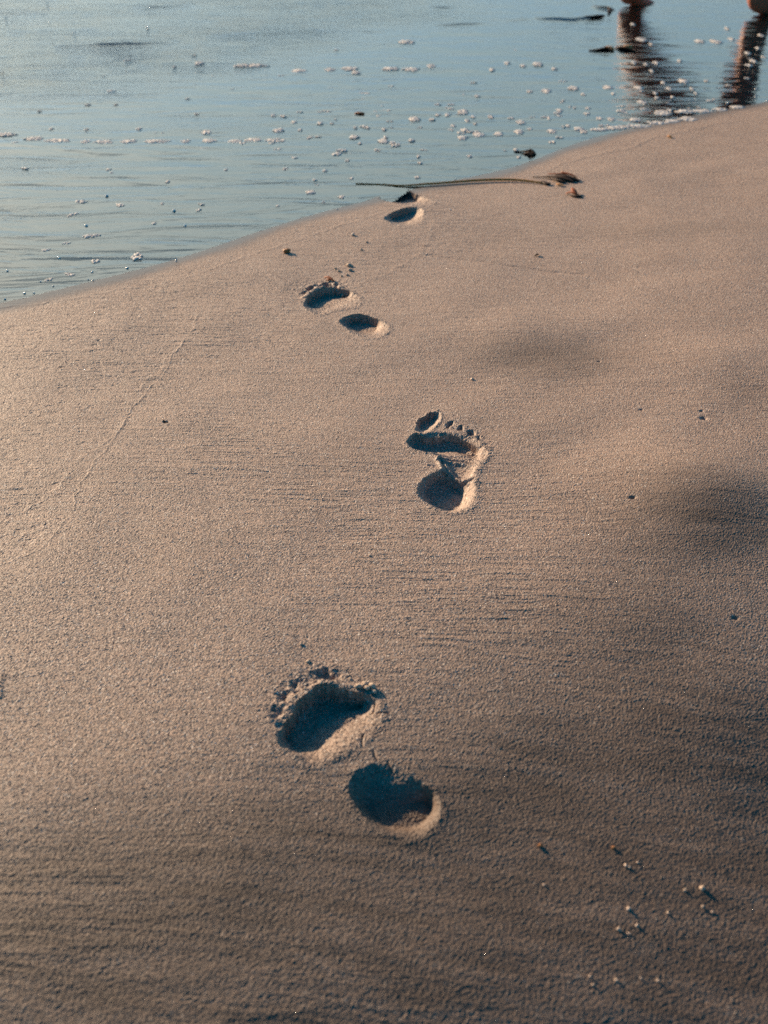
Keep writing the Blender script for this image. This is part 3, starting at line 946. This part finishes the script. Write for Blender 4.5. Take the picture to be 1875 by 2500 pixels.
tuft('floating_seaweed', 1470, 22, [
    (D, (1448, 16, .3, .001), (1468, 19, .8, .004), (1492, 23, .8, .004), (1487, 35, .5, .002)),
], "dark hooked weed awash above the purplish one, left of the wading leg", D, 30, 0.020, 0.003, True)
tuft('floating_seaweed', 880, 279, [
    (R_, (867, 279, .3, .001), (874, 278, .7, .002), (884, 279, .7, .002), (890, 279, .3, .001)),
], "small brown scrap floating among foam flecks in the middle of the water", S_, 30, 0.010, 0.004, True)

# ------------------------------------------------------------------ foam
def foam_mesh(wm, dm, seed, hm=0.004, st=1.0):
    """a raft of small bubbles wm wide and dm deep"""
    rr = random.Random(seed)
    bm = bmesh.new()
    n = int(max(4, min(80, wm * dm / (0.0065 ** 2) * 3.2)))
    for i in range(n):
        a = rr.random() * 6.283; q = math.sqrt(rr.random())
        x = math.cos(a) * q * wm / 2 * (1 + 0.15 * math.sin(3 * a + seed)); y = math.sin(a) * q * dm / 2
        r = hm * (0.5 + 0.7 * rr.random()) * (1.1 - 0.5 * q)
        blob(bm, (x, y, r * 0.25), (r * 1.4 * st, r * 1.25, r * 0.6), 2, 0.08, seed * 50 + i)
    me = bpy.data.meshes.new('foam_patch')
    bm.to_mesh(me); bm.free()
    me.materials.append(M_FOAM)
    me.polygons.foreach_set('use_smooth', [True] * len(me.polygons))
    return me

def foam(name, px, py, wpx, dpx, label, group, me=None, hm=None, seed=None):
    x, y = on_plane(px, py)
    k = mpx(px, py)
    wm = wpx * k * (0.60 if name == 'foam_fleck' else 1.05)
    dm = abs(on_plane(px, py - dpx / 2)[1] - on_plane(px, py + dpx / 2)[1])
    if me is None:
        me = foam_mesh(wm, dm, seed or int(px * 3 + py), hm or min(0.0055, max(0.0020, 2.9 * k)), st=1.0 if wpx < 26 else 2.4)
    o = bpy.data.objects.new(name, me)
    COL.objects.link(o)
    s = max(sand_z(x, y), 0.0)
    o.location = (x, y, s)
    tag(o, label, 'foam', group)
    return o

# the broken foam line across the left of the water
G1 = 'broken line of foam across the water at the left'
L1 = [(10, 329, 50, "foam streak at the left edge, first of the broken foam line"),
      (85, 339, 42, "second dash of the broken foam line from the left edge"),
      (140, 344, 56, "third and longest left dash of the broken foam line"),
      (210, 347, 22, "short dash before the middle gap of the broken foam line"),
      (252, 347, 42, "long dash right of the short one in the broken foam line"),
      (314, 346, 34, "rounded dash in the middle of the broken foam line"),
      (385, 346, 56, "longest flat dash of the broken foam line"),
      (454, 346, 20, "small dash of the foam line left of a brighter one"),
      (512, 344, 30, "bright short dash in the right half of the foam line"),
      (575, 346, 28, "faint dash in the right half of the foam line"),
      (620, 342, 38, "slanting bright dash near the right end of the foam line"),
      (672, 343, 42, "bright last long dash at the right end of the foam line")]
for px, py, wv, lb in L1:
    foam('foam_dash', px, py, wv, 8, lb, G1)
# the farther foam dashes
G2 = 'farther foam dashes'
for px, py, wv, lb in [(487, 155, 20, "small lone white foam dash far out, left of the long one"),
                       (613, 161, 84, "long white foam dash far out on the water"),
                       (730, 174, 32, "faint foam dash right of the long far one"),
                       (806, 171, 24, "foam dash at the left of the far cluster of three"),
                       (855, 168, 34, "foam dash in the middle of the far cluster of three"),
                       (870, 178, 18, "small foam dash below the far cluster"),
                       (955, 169, 34, "foam dash right of the far cluster"),
                       (1005, 170, 36, "wide foam dash following the far cluster on the right"),
                       (1053, 162, 20, "short foam dash at the right end of the far row"),
                       (993, 103, 32, "faint foam dash farthest out near the middle of the water")]:
    foam('foam_dash', px, py, wv, 8, lb, G2)
# larger flecks, traced; too alike to tell apart one by one
BIG = [(1240, 155, 22), (1278, 161, 18), (1314, 157, 30), (1355, 169, 20), (1202, 171, 20), (1294, 224, 20), (1335, 223, 30), (1402, 216, 30),
       (1424, 231, 16), (1166, 235, 16), (1484, 214, 28), (1498, 230, 14), (1132, 273, 32), (1069, 281, 18), (1094, 281, 22), (1155, 286, 18), (1199, 286, 24),
       (1141, 295, 20), (1107, 308, 20), (1102, 317, 16), (1012, 291, 34), (1170, 330, 36), (1218, 328, 28), (1130, 337, 32), (1267, 322, 32),
       (1294, 315, 16), (1272, 299, 26), (1348, 321, 28), (1388, 308, 16), (1366, 270, 24), (1434, 278, 20), (1435, 265, 18), (1464, 290, 22), (1414, 316, 32),
       (1468, 307, 18), (1474, 317, 22), (1496, 314, 20), (1341, 290, 14), (1005, 343, 24), (1022, 382, 16), (1147, 382, 20), (1260, 366, 18), (1267, 384, 14),
       (1019, 433, 20), (759, 470, 30), (834, 482, 24), (718, 299, 22), (782, 302, 24), (668, 282, 18), (504, 324, 30), (681, 319, 34), (733, 318, 14),
       (865, 335, 26), (868, 312, 10), (938, 316, 18), (942, 335, 18), (936, 345, 34), (879, 351, 12), (848, 392, 16), (794, 417, 18), (769, 440, 14),
       (859, 436, 14), (791, 495, 12), (678, 503, 14), (273, 422, 12), (410, 444, 14), (396, 498, 14), (552, 415, 10), (126, 315, 14), (340, 315, 22), (377, 546, 14),
       (1740, 100, 18), (1710, 102, 26), (1752, 103, 28), (1786, 96, 20), (1775, 70, 14), (1857, 87, 18), (1865, 140, 14), (1660, 149, 18),
       (1700, 228, 16), (1670, 199, 30), (1725, 198, 14), (1690, 218, 16), (1620, 203, 18), (1634, 217, 22), (1604, 239, 16), (1566, 97, 30), (1590, 108, 12), (1577, 157, 12),
       (1602, 154, 22), (1592, 174, 14), (1547, 154, 14), (1568, 250, 26), (1600, 228, 14), (1643, 238, 14), (1545, 60, 14), (1560, 215, 26), (1635, 270, 16), (1825, 130, 20), (1840, 150, 24), (1850, 118, 12), (1830, 160, 18)]
GF = 'small foam flecks scattered over the shallow water'
LF = "small white foam fleck floating on the shallow water"
for px, py, wv in BIG:
    foam('foam_fleck', px, py, wv, max(5, wv * 0.30), LF, GF)
# tiny bubbles: a few meshes, copied
protos = [foam_mesh(0.011 + 0.002 * i, 0.009 + 0.001 * i, 900 + i, 0.0028) for i in range(7)]
placed = 0
while placed < 120:
    px = random.random() * 1875; py = 120 + random.random() * 610
    x, y = on_plane(px, py)
    s = float(shore(np.array([x]))[0] - y)
    if s > -0.03: continue
    dens = 0.15 + 0.85 * max(0, 1 - abs(py - 300) / 130) * min(1, max(0, (px - 350) / 700))
    if random.random() > dens: continue
    o = foam('foam_fleck', px, py, 6, 3, LF, GF, me=protos[placed % 7])
    sc_ = 0.55 + 0.8 * random.random()
    o.scale = (sc_ * 1.2, sc_, sc_); o.rotation_euler.z = random.random() * 6.28
    placed += 1
# the lacy edge of the last wave at the upper right
G3 = 'lacy foam edge where the wave ends at the upper right'
for px, py, wv, dv, lb in [(1465, 317, 44, 5, "thin left tail of the lacy foam edge"), (1510, 312, 52, 6, "thin foam ridge on the left half of the lacy edge"),
                           (1560, 309, 56, 6, "foam ridge in the middle left of the lacy edge"), (1605, 301, 50, 7, "curved foam ridge below the leg reflection"),
                           (1618, 276, 38, 12, "thick foam lump at the foot of the leg reflection"), (1640, 297, 30, 7, "ragged foam piece right of the curved ridge"),
                           (1680, 292, 40, 10, "foam lump stranded on the sand below the edge"), (1672, 273, 44, 8, "foam strip on the sand's edge, right of the leg reflection"),
                           (1715, 272, 46, 8, "long foam strip right of the leg reflection"), (1758, 268, 30, 6, "short foam strip near the right end of the edge"),
                           (1800, 262, 30, 6, "faint foam strip before the right frame edge"), (1550, 293, 26, 7, "foam piece left above the curved ridge")]:
    foam('foam_strip', px, py, wv, dv, lb, G3)

# shiny single bubbles, each a glossy dome catching the sun
GB = 'shiny bubbles glinting near the water line'
bm = bmesh.new()
bmesh.ops.create_uvsphere(bm, u_segments=24, v_segments=14, radius=1.0)
for v in bm.verts:
    v.co.z = max(v.co.z, -0.15)
bub = bpy.data.meshes.new('bubble'); bm.to_mesh(bub); bm.free()
bub.materials.append(M_BUBBLE)
bub.polygons.foreach_set('use_smooth', [True] * len(bub.polygons))
for px, py, wv in [(261, 479, 9), (425, 515, 9), (211, 552, 9), (452, 552, 8), (145, 631, 7), (311, 655, 7), (225, 665, 6), (18, 662, 6), (60, 717, 6), (99, 688, 5),
                   (83, 716, 5), (12, 731, 6), (130, 699, 4), (430, 635, 5), (430, 640, 4), (215, 683, 4), (228, 685, 4), (115, 9, 5), (14, 43, 5), (182, 81, 5), (360, 68, 6), (363, 20, 4), (657, 75, 5),
                   (1872, 248, 5), (1846, 218, 6), (1845, 236, 6), (1776, 252, 6), (1099, 523, 4), (1112, 438, 4), (823, 512, 4)]:
    x, y = on_plane(px, py)
    r = wv * 0.5 * mpx(px, py)
    o = bpy.data.objects.new('bubble', bub); COL.objects.link(o)
    o.location = (x, y, max(0.0, sand_z(x, y)) + 0.0005)
    o.scale = (r, r, r * 0.85)
    tag(o, "shiny round bubble glinting in the sun near the water", 'bubble', GB)

# ------------------------------------------------------------------ the wading person (only the feet and the reflection of the legs are in the picture)
fx, fy = on_plane(1538, 15); gx, gy = on_plane(1856, 37)
hipx, hipy = (fx * 0.04 + gx * 0.96), (fy + gy) / 2 + 0.02
pe = bpy.data.objects.new('person', None); COL.objects.link(pe)
pe.location = (hipx, hipy, 0)
tag(pe, "bare-legged person wading in the shallows at the upper right, mostly cut off by the frame", 'person')
V = []; E = []; Rr = []
def jv(x, y, z, r, parent=None):
    V.append((x - hipx, y - hipy, z)); Rr.append(r)
    i = len(V) - 1
    if parent is not None: E.append((parent, i))
    return i
pel = jv(hipx, hipy, 0.88, 0.13)
def lerp(a, b, t): return a + (b - a) * t
def leg(ax, ay, side, back):
    hx, hy, hz = hipx, hipy + side * 0.085, 0.82
    kx_, ky_, kz_ = lerp(ax, hx, 0.50) + 0.012, lerp(ay, hy, 0.5), 0.45
    W = 1.42 if back else 1.0
    h = jv(hx, hy, hz, 0.092, pel)
    a = jv(lerp(hx, kx_, 0.4), lerp(hy, ky_, 0.4), lerp(hz, kz_, 0.4), 0.084, h)
    k = jv(kx_, ky_, kz_, 0.074 * W, a)
    c1 = jv(lerp(kx_, ax, 0.25) - 0.012, lerp(ky_, ay, 0.25), lerp(kz_, 0.07, 0.25), 0.079 * W, k)
    c = jv(lerp(kx_, ax, 0.45) - 0.010, lerp(ky_, ay, 0.45), lerp(kz_, 0.07, 0.45), 0.074 * W, c1)
    b = jv(lerp(kx_, ax, 0.80), lerp(ky_, ay, 0.80), lerp(kz_, 0.07, 0.80), 0.052 * W, c)
    an = jv(ax, ay, 0.060, 0.038, b)
    jv(ax - 0.035, ay, 0.015, 0.026, an)
    m = jv(ax + 0.055, ay + 0.050, 0.010, 0.030, an)
    t1 = jv(ax + 0.100, ay + 0.095, -0.006, 0.026, m)
    for q in range(5):
        jv(ax + 0.140 - 0.014 * q, ay + 0.106 + 0.010 * q, -0.012, 0.0105 - 0.0008 * q, t1)
leg(fx - 0.01, fy, -1, True)
leg(gx - 0.01, gy, 1, False)
sp = jv(hipx + 0.01, hipy, 1.05, 0.125, pel)
ch = jv(hipx + 0.02, hipy, 1.25, 0.135, sp)
nk = jv(hipx + 0.03, hipy, 1.42, 0.075, ch)
n2 = jv(hipx + 0.045, hipy, 1.50, 0.055, nk)
hd = jv(hipx + 0.055, hipy, 1.60, 0.090, n2)
jv(hipx + 0.060, hipy, 1.69, 0.085, hd)
jv(hipx + 0.150, hipy, 1.60, 0.020, hd)      # nose
for s, sw in ((-1, 0.16), (1, -0.14)):
    sh = jv(hipx + 0.02, hipy + s * 0.17, 1.37, 0.055, ch)
    el = jv(hipx + 0.02 + sw * 0.5, hipy + s * 0.215, 1.11, 0.040, sh)
    wr = jv(hipx + 0.04 + sw * 1.3, hipy + s * 0.21, 0.88, 0.027, el)
    pa = jv(hipx + 0.05 + sw * 1.45, hipy + s * 0.205, 0.82, 0.030, wr)
    for q in range(4):
        f1 = jv(hipx + 0.045 + sw * 1.5 + 0.018 * (q - 1.5), hipy + s * 0.205, 0.775, 0.0095, pa)
        jv(hipx + 0.055 + sw * 1.5 + 0.018 * (q - 1.5), hipy + s * 0.19, 0.735 + 0.006 * abs(q - 1.3), 0.0085, f1)
    t1 = jv(hipx + 0.085 + sw * 1.4, hipy + s * 0.195, 0.815, 0.011, pa)
    jv(hipx + 0.095 + sw * 1.4, hipy + s * 0.185, 0.785, 0.009, t1)
me = bpy.data.meshes.new('body')
me.from_pydata(V, E, [])
bod = bpy.data.objects.new('body', me); COL.objects.link(bod); bod.parent = pe
sk = bod.modifiers.new('skin', 'SKIN'); sk.use_smooth_shade = True
for i, r in enumerate(Rr):
    me.skin_vertices[0].data[i].radius = (r, r)
me.skin_vertices[0].data[0].use_root = True
ss = bod.modifiers.new('sub', 'SUBSURF'); ss.levels = 2; ss.render_levels = 2
me.materials.append(M_SKIN)
# clothes and hair: shells round the body
def shell(name, rows, material, K=28):
    bm = bmesh.new(); rings = []
    for (x, y, z, rx, ry) in rows:
        rings.append([bm.verts.new((x - hipx + rx * math.cos(2 * math.pi * k / K), y - hipy + ry * math.sin(2 * math.pi * k / K), z + 0.004 * math.sin(k * 1.7))) for k in range(K)])
    for a, b in zip(rings, rings[1:]):
        for k in range(K):
            bm.faces.new((a[k], a[(k + 1) % K], b[(k + 1) % K], b[k]))
    bmesh.ops.recalc_face_normals(bm, faces=bm.faces)
    o = link_bm(name, bm, material, pe)
    so = o.modifiers.new('thick', 'SOLIDIFY'); so.thickness = 0.006
    return o
shell('shirt', [(hipx, hipy, 0.86, .165, .175), (hipx + .01, hipy, 1.05, .15, .165), (hipx + .02, hipy, 1.25, .16, .19), (hipx + .02, hipy, 1.36, .14, .20), (hipx + .03, hipy, 1.44, .09, .10)], M_SHIRT)
for s, ax in ((-1, fx), (1, gx)):
    hx = hipx; kx_ = lerp(ax, hx, .5) + .03
    shell('shorts_leg', [(hx, hipy + s * .07, 0.92, .15, .11), (lerp(hx, kx_, .25), hipy + s * .08, .75, .125, .12), (lerp(hx, kx_, .65), hipy + s * .075, .60, .115, .115)], M_SHORTS)
bm = bmesh.new(); blob(bm, (0.045, 0, 1.655), (0.112, 0.105, 0.115), 4, 0.12, 5, 2.5)
bmesh.ops.delete(bm, geom=[v for v in bm.verts if v.co.z < 1.60 and v.co.x > 0.0], context='VERTS')
link_bm('hair', bm, M_HAIR, pe)
